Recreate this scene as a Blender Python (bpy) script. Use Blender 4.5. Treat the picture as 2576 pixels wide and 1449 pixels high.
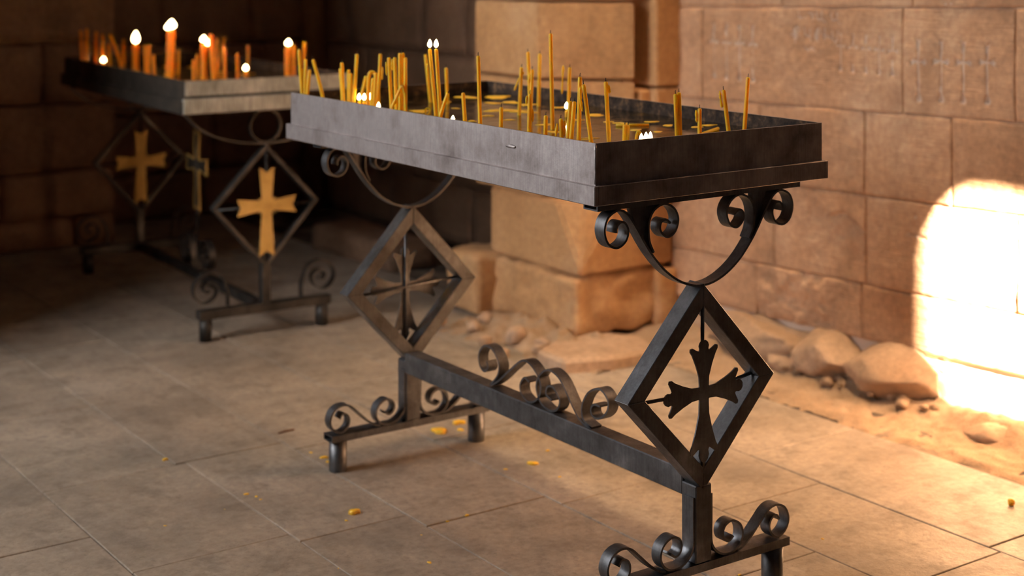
import bpy, bmesh, math, random
import numpy as np
from mathutils import Vector, Matrix, noise as mnoise

random.seed(7)
for o in list(bpy.data.objects):
    bpy.data.objects.remove(o, do_unlink=True)
SC = bpy.context.scene
COL = SC.collection
PI = math.pi

# ------------------------------------------------------------------ camera
cd = bpy.data.cameras.new('camera')
cam = bpy.data.objects.new('camera', cd)
COL.objects.link(cam)
cam.location = (-1.678, -2.137, 1.245)
cam.rotation_euler = (PI / 2, 0, -0.6114)
cd.sensor_width = 36.0
cd.lens = 3867.0 / 2576.0 * 36.0
cd.shift_y = -855.0 / 2576.0
cd.clip_start = 0.05
cd.dof.use_dof = True
cd.dof.focus_distance = 2.80
cd.dof.aperture_fstop = 2.8
SC.camera = cam

# ------------------------------------------------------------------ world, daylight, exposure
w = bpy.data.worlds.new('sky')
SC.world = w
w.use_nodes = True
w.node_tree.nodes['Background'].inputs[0].default_value = (0.62, 0.76, 1.0, 1)
w.node_tree.nodes['Background'].inputs[1].default_value = 1.0
SUN_DIR = Vector((1.46, 3.8, -2.7)).normalized()
sd = bpy.data.lights.new('sun', 'SUN')
sd.energy = 280.0
sd.color = (1.0, 0.88, 0.70)
sd.angle = math.radians(0.53)
sun = bpy.data.objects.new('sun', sd)
COL.objects.link(sun)
sun.rotation_euler = SUN_DIR.to_track_quat('-Z', 'Y').to_euler()
ad = bpy.data.lights.new('doorway_daylight', 'AREA')   # open sky seen through the doorway in wall_left
ad.shape = 'RECTANGLE'
ad.size = 1.3
ad.size_y = 1.6
ad.energy = 96.0
ad.color = (0.96, 0.97, 1.0)
door_light = bpy.data.objects.new('doorway_daylight', ad)
COL.objects.link(door_light)
door_light.location = (-2.66, 1.72, 2.05)
door_light.rotation_euler = Vector((1, 0, 0)).to_track_quat('-Z', 'Y').to_euler()
ld0 = bpy.data.lights.new('lantern_daylight', 'AREA')   # added warm light from above, gives right wall and pier their glow
ld0.shape = 'RECTANGLE'
ld0.size = 0.6
ld0.size_y = 0.6
ld0.energy = 370.0
ld0.color = (1.0, 0.71, 0.42)
top_light = bpy.data.objects.new('lantern_daylight', ld0)
COL.objects.link(top_light)
top_light.location = (1.33, 0.95, 7.05)
vs = SC.view_settings
vs.view_transform = 'Standard'
vs.look = 'None'
vs.exposure = 0.27
vs.gamma = 1.0
vs.use_curve_mapping = False

# ------------------------------------------------------------------ materials
class NT:
    def __init__(s, name):
        s.m = bpy.data.materials.new(name)
        s.m.use_nodes = True
        s.t = s.m.node_tree
        s.b = s.t.nodes['Principled BSDF']
    def n(s, typ, **kw):
        nd = s.t.nodes.new(typ)
        for k, v in kw.items():
            if k.startswith('i_'):
                nd.inputs[k[2:].replace('_', ' ')].default_value = v
            else:
                setattr(nd, k, v)
        return nd
    def l(s, a, b):
        s.t.links.new(a, b)
    def pos(s, scale=(1, 1, 1), obj=False):
        mp = s.n('ShaderNodeMapping')
        mp.inputs['Scale'].default_value = scale
        if obj:
            tc = s.n('ShaderNodeTexCoord')
            s.l(tc.outputs['Object'], mp.inputs['Vector'])
        else:
            g = s.n('ShaderNodeNewGeometry')
            s.l(g.outputs['Position'], mp.inputs['Vector'])
        return mp.outputs[0]
    def noise(s, vec, scale, detail=6, rough=.55):
        nd = s.n('ShaderNodeTexNoise')
        nd.inputs['Scale'].default_value = scale
        nd.inputs['Detail'].default_value = detail
        nd.inputs['Roughness'].default_value = rough
        s.l(vec, nd.inputs['Vector'])
        return nd.outputs['Fac']
    def ramp(s, fac, stops):
        r = s.n('ShaderNodeValToRGB')
        e = r.color_ramp.elements
        while len(e) < len(stops):
            e.new(0.5)
        for q, (p, c) in zip(e, stops):
            q.position = p
            q.color = (*c, 1) if len(c) == 3 else c
        s.l(fac, r.inputs[0])
        return r.outputs[0]
    def mix(s, fac, a, b, mode='MIX'):
        m = s.n('ShaderNodeMix', data_type='RGBA', blend_type=mode)
        for sock, v in ((0, fac), (6, a), (7, b)):
            if hasattr(v, 'links'):
                s.l(v, m.inputs[sock])
            else:
                m.inputs[sock].default_value = v if not isinstance(v, tuple) else (*v, 1)[:4]
        return m.outputs[2]
    def bump(s, h, strength, dist, prev=None):
        b = s.n('ShaderNodeBump')
        b.inputs['Strength'].default_value = strength
        b.inputs['Distance'].default_value = dist
        s.l(h, b.inputs['Height'])
        if prev is not None:
            s.l(prev, b.inputs['Normal'])
        return b.outputs[0]
    def done(s, col=None, rough=.8, normal=None, **kw):
        if col is not None:
            if hasattr(col, 'links'):
                s.l(col, s.b.inputs['Base Color'])
            else:
                s.b.inputs['Base Color'].default_value = (*col, 1)
        if hasattr(rough, 'links'):
            s.l(rough, s.b.inputs['Roughness'])
        else:
            s.b.inputs['Roughness'].default_value = rough
        if normal is not None:
            s.l(normal, s.b.inputs['Normal'])
        for k, v in kw.items():
            s.b.inputs[k.replace('_', ' ')].default_value = v
        return s.m

def stone_mat(name, dark, mid, light, tint=.22, striae=True, rough=.85, scale=1.0, pits=.5):
    t = NT(name)
    p = t.pos()
    big = t.noise(p, 3.2 * scale, 5, .6)
    col = t.ramp(big, [(.28, dark), (.5, mid), (.72, light)])
    fine = t.noise(p, 55 * scale, 6, .65)
    col = t.mix(.5, col, t.ramp(fine, [(.3, (.25, .25, .25)), (.7, (.78, .78, .78))]), 'OVERLAY')
    oi = t.n('ShaderNodeObjectInfo')
    col = t.mix(tint, col, t.ramp(oi.outputs['Random'], [(0, dark), (.5, mid), (1, light)]))
    stain = t.noise(t.pos((1, 1, .35)), 5.5, 4, .6)
    col = t.mix(t.ramp(stain, [(.52, (0, 0, 0)), (.74, (.45, .45, .45))]), col, tuple(c * .45 for c in dark))
    nb = t.bump(fine, .35, .006)
    if striae:
        st = t.noise(t.pos((6, 6, 130)), 1.6, 3, .6)
        nb = t.bump(st, .75, .004, nb)
    v = t.n('ShaderNodeTexVoronoi')
    v.inputs['Scale'].default_value = 140
    t.l(p, v.inputs['Vector'])
    pit = t.ramp(v.outputs['Distance'], [(.06, (0, 0, 0)), (.2, (1, 1, 1))])
    mask = t.ramp(t.noise(p, 9, 4), [(.45, (0, 0, 0)), (.6, (pits, pits, pits))])
    col = t.mix(mask, col, t.mix(1.0, col, pit, 'MULTIPLY'))
    return t.done(col, rough, nb)

M = {}
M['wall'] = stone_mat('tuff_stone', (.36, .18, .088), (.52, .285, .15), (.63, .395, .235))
M['wall_dark'] = stone_mat('sooted_tuff', (.16, .085, .045), (.25, .135, .075), (.33, .19, .11))  # darker tuff for the far walls and step
M['soot'] = stone_mat('smoke_blackened_stone', (.03, .022, .016), (.05, .038, .028), (.075, .055, .04))  # near-black tone given to unseen walls to cut bounced light
M['carved'] = stone_mat('freshly_cut_tuff', (.50, .33, .22), (.60, .42, .30), (.68, .50, .38), striae=False)
M['pier'] = stone_mat('ochre_tuff', (.42, .20, .075), (.55, .29, .12), (.63, .37, .18))
M['rock'] = stone_mat('field_stone', (.28, .165, .09), (.42, .265, .16), (.52, .36, .24), striae=False)
M['slab'] = stone_mat('paving_stone', (.27, .205, .145), (.355, .275, .20), (.42, .335, .25), tint=.25, striae=False, rough=.5, pits=.75)
def _floor_wear():
    m = M['slab']
    t = NT.__new__(NT)
    t.m, t.t, t.b = m, m.node_tree, m.node_tree.nodes['Principled BSDF']
    src = t.b.inputs['Base Color'].links[0].from_socket
    a = t.noise(t.pos((1, 1, 1)), 2.6, 7, .68)
    b = t.noise(t.pos((1, 1, 1)), 11, 6, .7)
    c1 = t.mix(t.ramp(a, [(.44, (0, 0, 0)), (.66, (.55, .55, .55))]), src, (.13, .105, .085))
    c2 = t.mix(t.ramp(b, [(.52, (0, 0, 0)), (.70, (.45, .45, .45))]), c1, (.135, .105, .08))
    e = t.noise(t.pos((1, 1, 1)), 42, 5, .75)
    c2 = t.mix(t.ramp(e, [(.54, (0, 0, 0)), (.68, (.6, .6, .6))]), c2, (.15, .115, .09))
    t.l(c2, t.b.inputs['Base Color'])
    r = t.ramp(b, [(.35, (.42,) * 3), (.65, (.62,) * 3)])
    t.l(r, t.b.inputs['Roughness'])
_floor_wear()
M['mortar'] = NT('lime_mortar').done((.56, .42, .32), .95)
def _sand():
    t = NT('dry_sand')
    p = t.pos()
    a = t.noise(p, 14, 6, .6)
    b = t.noise(p, 160, 4, .7)
    col = t.ramp(a, [(.3, (.29, .18, .10)), (.7, (.41, .27, .165))])
    col = t.mix(.5, col, t.ramp(b, [(.3, (.3, .3, .3)), (.7, (.75, .75, .75))]), 'OVERLAY')
    return t.done(col, .95, t.bump(b, .6, .006))
M['sand'] = _sand()
def _joint():
    t = NT('joint_dust')
    return t.done(t.ramp(t.noise(t.pos(), 4, 3), [(.42, (.03, .02, .013)), (.62, (.22, .155, .10))]), .95)
M['joint'] = _joint()

def metal_mat(name, dark, mid, light, rough=.42, metallic=.75, streak=.5):
    t = NT(name)
    p = t.pos()
    a = t.noise(p, 9, 6, .65)
    col = t.ramp(a, [(.3, dark), (.52, mid), (.72, light)])
    s = t.noise(t.pos((110, 110, 9)), 2.2, 4, .6)
    if streak:
        col = t.mix(streak, col, t.ramp(s, [(.35, (.25, .25, .25)), (.65, (.8, .8, .8))]), 'OVERLAY')
    f = t.noise(p, 140, 3, .6)
    r = t.ramp(a, [(.3, (rough + .16,) * 3), (.7, (rough - .06,) * 3)])
    return t.done(col, r, t.bump(f, .15, .002), Metallic=metallic)
M['iron'] = metal_mat('wrought_iron', (.07, .062, .058), (.145, .145, .15), (.28, .285, .30), rough=.40, metallic=.9, streak=.2)
M['iron_dark'] = metal_mat('sooty_wrought_iron', (.03, .026, .022), (.06, .054, .048), (.11, .10, .09), rough=.45, metallic=.8, streak=.2)  # darker iron for the far stand
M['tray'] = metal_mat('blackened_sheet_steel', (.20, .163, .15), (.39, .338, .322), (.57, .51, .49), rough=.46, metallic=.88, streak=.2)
M['soot_tray'] = metal_mat('sooty_sheet_steel', (.02, .015, .01), (.035, .026, .018), (.06, .045, .03), rough=.6, metallic=.3)  # shade on the far tray's long sides is put into this colour
M['zinc'] = metal_mat('galvanised_sheet', (.26, .25, .20), (.36, .35, .29), (.48, .46, .40), rough=.55, metallic=.35)
def _lining():
    t = NT('sooty_wax_lining')
    p = t.pos()
    a = t.noise(p, 38, 6, .7)
    col = t.ramp(a, [(.38, (.018, .012, .009)), (.55, (.06, .038, .025)), (.7, (.20, .11, .05))])
    return t.done(col, .8, t.bump(a, .8, .006), Specular_IOR_Level=.2)
M['lining'] = _lining()
def _water():
    t = NT('waxy_water')
    p = t.pos()
    a = t.noise(p, 16, 5, .6)
    col = t.ramp(a, [(.46, (.012, .008, .004)), (.6, (.05, .032, .012)), (.72, (.16, .085, .02))])
    r = t.ramp(a, [(.45, (.04,) * 3), (.7, (.25,) * 3)])
    return t.done(col, r, t.bump(t.noise(p, 30, 2), .04, .004), IOR=1.35)
M['water'] = _water()
def _wax(name, col, sss=1.0, trans=.4):
    t = NT(name)
    p = t.pos()
    c = t.ramp(t.noise(p, 30, 3), [(.3, tuple(v * .9 for v in col)), (.7, col)])
    t.b.inputs['Subsurface Weight'].default_value = sss
    t.b.inputs['Subsurface Radius'].default_value = (.012, .007, .002)
    t.b.inputs['Subsurface Scale'].default_value = 1.0
    t.done(c, .42)
    tr = t.n('ShaderNodeBsdfTranslucent')
    t.l(c, tr.inputs[0])
    mx = t.n('ShaderNodeMixShader')
    mx.inputs[0].default_value = trans
    t.l(t.b.outputs[0], mx.inputs[1])
    t.l(tr.outputs[0], mx.inputs[2])
    t.l(mx.outputs[0], t.t.nodes['Material Output'].inputs[0])
    return t.m
M['wax'] = _wax('beeswax', (1.0, .62, .035))
M['wax_far'] = _wax('dark_beeswax', (1.0, .36, .012))  # flame-lit orange of the far candles is put into the wax colour
M['crumb'] = _wax('wax_crumb', (.95, .52, .03), .2, .05)
M['wick'] = NT('burnt_wick').done((.012, .01, .008), .9)
M['gold'] = metal_mat('gold_paint', (.42, .23, .05), (.62, .37, .09), (.75, .47, .14), rough=.55, metallic=.25, streak=0)
M['wood'] = NT('dry_twig').done((.16, .08, .04), .9)
def _flame():
    t = NT('flame')
    e = t.n('ShaderNodeEmission')
    e.inputs[0].default_value = (1.0, .72, .34, 1)
    e.inputs[1].default_value = 16.0
    t.l(e.outputs[0], t.t.nodes['Material Output'].inputs[0])
    return t.m
M['flame'] = _flame()

# ------------------------------------------------------------------ mesh helpers
def mk(name, verts, faces, mat, parent=None, smooth=False, loc=None):
    me = bpy.data.meshes.new(name)
    me.from_pydata([tuple(v) for v in verts], [], faces)
    mats = mat if isinstance(mat, (list, tuple)) else [mat]
    for m in mats:
        me.materials.append(M[m])
    bm = bmesh.new()
    bm.from_mesh(me)
    bmesh.ops.recalc_face_normals(bm, faces=bm.faces)
    bm.to_mesh(me)
    bm.free()
    if smooth:
        me.polygons.foreach_set('use_smooth', [True] * len(me.polygons))
    o = bpy.data.objects.new(name, me)
    COL.objects.link(o)
    if parent:
        o.parent = parent
    if loc:
        o.location = loc
    return o

def tag(o, label, cat, group=None, kind=None):
    o['label'] = label
    o['category'] = cat
    if group:
        o['group'] = group
    if kind:
        o['kind'] = kind
    return o

def empty(name, loc=(0, 0, 0), rz=0.0):
    o = bpy.data.objects.new(name, None)
    COL.objects.link(o)
    o.location = loc
    o.rotation_euler = (0, 0, rz)
    return o

def box_vf(x0, x1, y0, y1, z0, z1):
    v = [(x0, y0, z0), (x1, y0, z0), (x1, y1, z0), (x0, y1, z0), (x0, y0, z1), (x1, y0, z1), (x1, y1, z1), (x0, y1, z1)]
    f = [(0, 3, 2, 1), (4, 5, 6, 7), (0, 1, 5, 4), (1, 2, 6, 5), (2, 3, 7, 6), (3, 0, 4, 7)]
    return v, f

def bevel_mesh(o, off, seg=1):
    bm = bmesh.new()
    bm.from_mesh(o.data)
    bmesh.ops.bevel(bm, geom=bm.edges[:], offset=off, segments=seg, affect='EDGES')
    bm.to_mesh(o.data)
    bm.free()

def box(name, x0, x1, y0, y1, z0, z1, mat, parent=None, bev=0.0):
    v, f = box_vf(x0, x1, y0, y1, z0, z1)
    o = mk(name, v, f, mat, parent)
    if bev:
        bevel_mesh(o, bev)
    return o

def prism(name, poly, d0, d1, mat, parent=None, axis='y', bev=0.0):
    """polygon (a, b) extruded: axis y -> (a, d, b); axis x -> (d, a, b); axis z -> (a, b, d)"""
    def P(a, b, d):
        return (a, d, b) if axis == 'y' else ((d, a, b) if axis == 'x' else (a, b, d))
    n = len(poly)
    v = [P(a, b, d0) for a, b in poly] + [P(a, b, d1) for a, b in poly]
    f = [tuple(range(n)), tuple(range(2 * n - 1, n - 1, -1))]
    f += [(i, (i + 1) % n, n + (i + 1) % n, n + i) for i in range(n)]
    o = mk(name, v, f, mat, parent)
    if bev:
        bevel_mesh(o, bev)
    return o

def catmull(pts, per=6):
    pts = [Vector(p) for p in pts]
    out = []
    n = len(pts)
    for i in range(n - 1):
        p0 = pts[i - 1] if i else pts[0] * 2 - pts[1]
        p1, p2 = pts[i], pts[i + 1]
        p3 = pts[i + 2] if i + 2 < n else pts[-1] * 2 - pts[-2]
        for k in range(per):
            t = k / per
            out.append(.5 * ((2 * p1) + (p2 - p0) * t + (2 * p0 - 5 * p1 + 4 * p2 - p3) * t * t + (3 * p1 - p0 - 3 * p2 + p3) * t ** 3))
    out.append(pts[-1])
    return out

def band(name, pts, d0, d1, th, mat, parent, axis='y', closed=False, per=6):
    """flat bar bent edgewise along a 2D curve; its width runs d0..d1 across the plane of the curve"""
    c = [Vector((p[0], p[1])) for p in (catmull(pts, per) if not closed else [Vector(p) for p in pts])]
    n = len(c)
    def P(q, d):
        return (q.x, d, q.y) if axis == 'y' else (d, q.x, q.y)
    v = []
    for i in range(n):
        a = c[(i - 1) % n] if closed else c[max(i - 1, 0)]
        b = c[(i + 1) % n] if closed else c[min(i + 1, n - 1)]
        t = (b - a).normalized()
        nr = Vector((-t.y, t.x)) * th / 2
        v += [P(c[i] + nr, d0), P(c[i] + nr, d1), P(c[i] - nr, d1), P(c[i] - nr, d0)]
    f = []
    for i in range(n if closed else n - 1):
        a, b = 4 * i, 4 * ((i + 1) % n)
        for k in range(4):
            f.append((a + k, a + (k + 1) % 4, b + (k + 1) % 4, b + k))
    if not closed:
        f += [(0, 1, 2, 3), (4 * n - 1, 4 * n - 2, 4 * n - 3, 4 * n - 4)]
    o = mk(name, v, f, mat, parent)
    me = o.data
    # smooth along the bend, sharp along the arrises
    me.polygons.foreach_set('use_smooth', [True] * len(me.polygons))
    bm = bmesh.new()
    bm.from_mesh(me)
    for e in bm.edges:
        if len(e.link_faces) == 2 and e.link_faces[0].normal.angle(e.link_faces[1].normal, 0) > .9:
            e.smooth = False
    bm.to_mesh(me)
    bm.free()
    return o

def tube_vf(path, radii, sides=10, cap=True):
    path = [Vector(p) for p in path]
    n = len(path)
    v, f = [], []
    for i, p in enumerate(path):
        t = (path[min(i + 1, n - 1)] - path[max(i - 1, 0)]).normalized()
        ref = Vector((1, 0, 0)) if abs(t.x) < .8 else Vector((0, 1, 0))
        u = t.cross(ref).normalized()
        q = t.cross(u)
        for k in range(sides):
            a = 2 * PI * k / sides
            v.append(p + (u * math.cos(a) + q * math.sin(a)) * radii[i])
    for i in range(n - 1):
        for k in range(sides):
            f.append((i * sides + k, i * sides + (k + 1) % sides, (i + 1) * sides + (k + 1) % sides, (i + 1) * sides + k))
    if cap:
        f.append(tuple(range(sides - 1, -1, -1)))
        f.append(tuple(range((n - 1) * sides, n * sides)))
    return v, f

def tube(name, path, radii, mat, parent=None, sides=10, loc=None):
    if not hasattr(radii, '__len__'):
        radii = [radii] * len(path)
    v, f = tube_vf(path, radii, sides)
    return mk(name, v, f, mat, parent, True, loc)

def fbm(p, oct=4, seed=0):
    return mnoise.fractal(Vector(p) + Vector((seed * 7.31, seed * 3.17, seed * 1.93)), 0.9, 2.1, oct)

def rough_box(name, cx, cy, cz, sx, sy, sz, mat, parent=None, r=.012, amp=.004, freq=14, seg=.025, seed=0, rz=0.0, top_noise=0.0):
    """stone block: gridded box with rounded arrises and a worn surface"""
    h = Vector((sx / 2, sy / 2, sz / 2))
    ns = [max(2, min(26, int(round(s / seg)))) for s in (sx, sy, sz)]
    bm = bmesh.new()
    idx = {}
    def V(i, j, k):
        if (i, j, k) not in idx:
            p = Vector((-h.x + sx * i / ns[0], -h.y + sy * j / ns[1], -h.z + sz * k / ns[2]))
            q = Vector([max(-(h[a] - r), min(h[a] - r, p[a])) for a in range(3)])
            d = p - q
            if d.length > 1e-9:
                p = q + d.normalized() * min(r, d.length)
                nrm = d.normalized()
            else:
                nrm = Vector((0, 0, 0))
            g = fbm(((p.x + cx) * freq, (p.y + cy) * freq, (p.z + cz) * freq), 4, seed)
            p = p + nrm * g * amp
            idx[(i, j, k)] = bm.verts.new(p)
        return idx[(i, j, k)]
    for a in range(3):
        b, c = (a + 1) % 3, (a + 2) % 3
        for s in (0, ns[a]):
            for i in range(ns[b]):
                for j in range(ns[c]):
                    q = []
                    for di, dj in ((0, 0), (1, 0), (1, 1), (0, 1)):
                        t = [0, 0, 0]
                        t[a], t[b], t[c] = s, i + di, j + dj
                        q.append(V(*t))
                    if s == 0:
                        q.reverse()
                    bm.faces.new(q)
    me = bpy.data.meshes.new(name)
    bm.to_mesh(me)
    bm.free()
    me.materials.append(M[mat])
    me.polygons.foreach_set('use_smooth', [True] * len(me.polygons))
    o = bpy.data.objects.new(name, me)
    COL.objects.link(o)
    o.location = (cx, cy, cz)
    o.rotation_euler = (0, 0, rz)
    if parent:
        o.parent = parent
    return o

def rock(name, c, s, mat, seed, amp=.28, box=.55, rot=(0, 0, 0), parent=None, sub=4):
    bm = bmesh.new()
    bmesh.ops.create_icosphere(bm, subdivisions=sub, radius=1)
    R = Matrix.Rotation(rot[2], 3, 'Z') @ Matrix.Rotation(rot[1], 3, 'Y') @ Matrix.Rotation(rot[0], 3, 'X')
    for v in bm.verts:
        p = v.co.copy()
        m = max(abs(p.x), abs(p.y), abs(p.z))
        p = p.lerp(p / m, box)
        p *= 1 + amp * fbm(p * 1.3, 3, seed) * .7 + amp * .25 * fbm(p * 5, 4, seed + 3)
        # flat fracture planes
        for k in range(9):
            n = Vector((math.sin(seed * 2.1 + k * 2.4), math.cos(seed * 1.3 + k * 1.7), math.sin(seed + k * 3.1))).normalized()
            d = p.dot(n) - (.84 + .10 * math.sin(seed * .7 + k * 1.9))
            if d > 0:
                p -= n * d * .94
        p *= 1 + amp * .10 * fbm(p * 9, 4, seed + 7)
        v.co = R @ Vector((p.x * s[0], p.y * s[1], p.z * s[2]))
    me = bpy.data.meshes.new(name)
    bm.to_mesh(me)
    bm.free()
    me.materials.append(M[mat])
    me.polygons.foreach_set('use_smooth', [True] * len(me.polygons))
    o = bpy.data.objects.new(name, me)
    COL.objects.link(o)
    o.location = c
    if parent:
        o.parent = parent
    return o

# vectorised value noise for height fields
def vnoise(x, y, seed=0):
    xi, yi = np.floor(x).astype(np.int64), np.floor(y).astype(np.int64)
    xf, yf = x - xi, y - yi
    def hsh(a, b):
        h = (a * 374761393 + b * 668265263 + seed * 974711) & 0x7fffffff
        h = ((h ^ (h >> 13)) * 1274126177) & 0x7fffffff
        return ((h ^ (h >> 16)) & 0xffff) / 65535.0
    u, v = xf * xf * (3 - 2 * xf), yf * yf * (3 - 2 * yf)
    a = hsh(xi, yi) * (1 - u) + hsh(xi + 1, yi) * u
    b = hsh(xi, yi + 1) * (1 - u) + hsh(xi + 1, yi + 1) * u
    return (a * (1 - v) + b * v) * 2 - 1
def vfbm(x, y, seed=0, oct=4):
    s, a = 0, 1.0
    for k in range(oct):
        s = s + a * vnoise(x, y, seed + k)
        x, y, a = x * 2.03 + 5.1, y * 2.03 + 1.7, a * .5
    return s

# ================================================================== SETTING
def structure(o):
    o['kind'] = 'structure'
    return o

# ---------------- floor: dusty bed with paving slabs set in it
floor = structure(box('floor', -2.6, 1.95, -3.6, 4.75, -.12, -.006, 'joint'))
cols = [(-2.6, -2.05), (-2.05, -1.6), (-1.6, -1.22), (-1.22, -.885), (-.885, -.54), (-.54, -.215), (-.215, .071), (.071, .39), (.39, .655), (.655, .967), (.967, 1.337)]
cuts = {3: [.4, 1.25, 1.9], 4: [-.6, .3, 1.035, 1.50, 2.1], 5: [-.4, .25, .805, 1.36, 1.95, 2.5], 6: [-.3, .2, .76, 1.365, 2.02, 2.6],
        7: [-.4, .05, .68, 1.30, 1.84, 2.45], 8: [-.5, .10, .62, 1.16, 1.75, 2.3], 9: [-.55, -.12, .384, .95, 1.52, 2.12], 10: [-.6, -.09, .62, 1.18, 1.70]}
rs = random.Random(3)
for ci, (x0, x1) in enumerate(cols):
    ys = cuts.get(ci) or [-.5 + ci * .07, .3, 1.1, 1.9]
    ys = [-1.6] + ys
    while ys[-1] < 4.0:
        ys.append(ys[-1] + rs.uniform(.5, .75))
    ys[-1] = 4.6
    for y0, y1 in zip(ys, ys[1:]):
        g = .0018
        dz = rs.uniform(-.0007, .0007)
        b = .0014
        a0, a1, c0, c1 = x0 + g, x1 - g, y0 + g, y1 - g
        if ci == 6 and y1 < 1.5:
            a0 += .024
        if ci == 5 and y1 < 1.5:
            a1 += .024
        tl = [rs.uniform(-.0008, .0008) for _ in range(4)]
        v = [(a0, c0, -.03), (a1, c0, -.03), (a1, c1, -.03), (a0, c1, -.03),
             (a0, c0, dz - b + tl[0]), (a1, c0, dz - b + tl[1]), (a1, c1, dz - b + tl[2]), (a0, c1, dz - b + tl[3]),
             (a0 + b, c0 + b, dz + tl[0]), (a1 - b, c0 + b, dz + tl[1]), (a1 - b, c1 - b, dz + tl[2]), (a0 + b, c1 - b, dz + tl[3])]
        f = [(3, 2, 1, 0), (8, 9, 10, 11)]
        for i in range(4):
            j = (i + 1) % 4
            f += [(i, j, 4 + j, 4 + i), (4 + i, 4 + j, 8 + j, 8 + i)]
        mk('floor_slab', v, f, 'slab', floor)

# ---------------- right wall: coursed blocks with carved crosses and letters
XW = 1.66
wall_right = structure(box('wall_right', XW + .012, XW + .35, -.95, 1.9, -.05, 4.6, 'mortar'))
box('wall_panel', XW + .004, XW + .35, -3.6, -.95, -.05, 4.6, 'soot', wall_right)
def zc(z0, y):
    return z0 + .03 * (1.65 - y)

def seg_groove(Y, Z, segs, maxd):
    """V-cut carving depth from tapered strokes (y0,z0,r0,y1,z1,r1)"""
    D = np.zeros_like(Y)
    for y0, z0, r0, y1, z1, r1 in segs:
        dy, dz = y1 - y0, z1 - z0
        L = dy * dy + dz * dz + 1e-12
        t = np.clip(((Y - y0) * dy + (Z - z0) * dz) / L, 0, 1)
        d = np.hypot(Y - y0 - t * dy, Z - z0 - t * dz)
        r = r0 + (r1 - r0) * t
        D = np.maximum(D, np.clip((r - d) * 1.15, 0, maxd))
    return D

def wall_cross(y, zt, zb, zm, hw, s=1.0):
    """a carved cross with splayed, swallow-tailed ends"""
    g = [(y, zt - .012, .0085 * s, y + .001, zm, .0050 * s), (y, zm, .0050 * s, y, zb + .02, .0056 * s), (y, zb + .022, .0056 * s, y, zb + .004, .0125 * s),
         (y - .009 * s, zt, .0028, y, zt - .022, .006 * s), (y + .009 * s, zt, .0028, y, zt - .022, .006 * s)]
    for sg in (-1, 1):
        g += [(y + sg * hw, zm + .010 * s, .002, y + sg * .006, zm, .0045 * s), (y + sg * hw, zm - .014 * s, .003, y + sg * .006, zm - .001, .0045 * s),
              (y + sg * hw * .75, zm - .001, .007 * s, y, zm, .004 * s)]
    return g

CARVE = []
for y, zt, zb in ((.680, 1.000, .826), (.604, 1.000, .831), (.530, 1.001, .833), (.452, .996, .838)):
    CARVE += wall_cross(y, zt, zb, zb + .108, .030)
for k in range(5):
    y = .968 - .049 * k
    CARVE += wall_cross(y, 1.008 - .001 * k, .888, .962 - .001 * k, .021, .72)
for k in range(4):
    y = 1.506 - .0585 * k
    CARVE += wall_cross(y, 1.012, .833, .948, .024, .95)
def glyph(pts, r=.0052):
    q = [(1.139 - .00159 * (1700 + a / 2.9406 - 2005), 1.054 - .00116 * (b / 2.9406 - 30)) for a, b in pts]
    return [(q[i][0], q[i][1], r, q[i + 1][0], q[i + 1][1], r) for i in range(len(q) - 1)]
for st in ([(897, 82), (905, 92), (905, 132), (932, 128)], [(954, 122), (958, 124)], [(985, 90), (1008, 88), (1010, 135)], [(1036, 78), (1042, 130), (1060, 140), (1076, 128), (1080, 78)], [(1078, 130), (1105, 156)],
           [(1142, 84), (1148, 132), (1165, 140), (1182, 130), (1186, 84)], [(1184, 132), (1202, 158)],
           [(868, 262), (866, 222), (882, 200), (902, 202), (908, 225), (896, 240)], [(842, 262), (870, 258), (905, 264)], [(880, 215), (876, 320)], [(860, 285), (892, 285)],
           [(950, 208), (954, 258), (972, 270), (988, 258), (990, 208)], [(988, 262), (996, 300)], [(1032, 290), (1034, 225), (1045, 202), (1062, 208), (1066, 240)], [(1046, 205), (1048, 300)],
           [(1096, 200), (1098, 285)], [(1085, 250), (1110, 254), (1130, 270)], [(1146, 216), (1152, 280), (1170, 295), (1186, 285), (1190, 216)],
           [(948, 345), (968, 378), (985, 362), (1005, 350), (1026, 372)]):
    CARVE += glyph(st)
# two round letters cut off at the head of the view, on the course above
def ring(yc, zc_, r, rr=.005, n=20):
    p = [(yc + r * math.cos(2 * PI * k / n), zc_ + r * math.sin(2 * PI * k / n)) for k in range(n + 1)]
    return [(p[i][0], p[i][1], rr, p[i + 1][0], p[i + 1][1], rr) for i in range(n)]
CARVE += ring(.580, 1.133, .040) + ring(.497, 1.136, .048)
# scratched cross beside the sunlit patch
CARVE += [(.722, .456, .0045, .655, .450, .0055), (.690, .505, .004, .690, .425, .0035), (.690, .508, .007, .690, .497, .004)]

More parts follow.
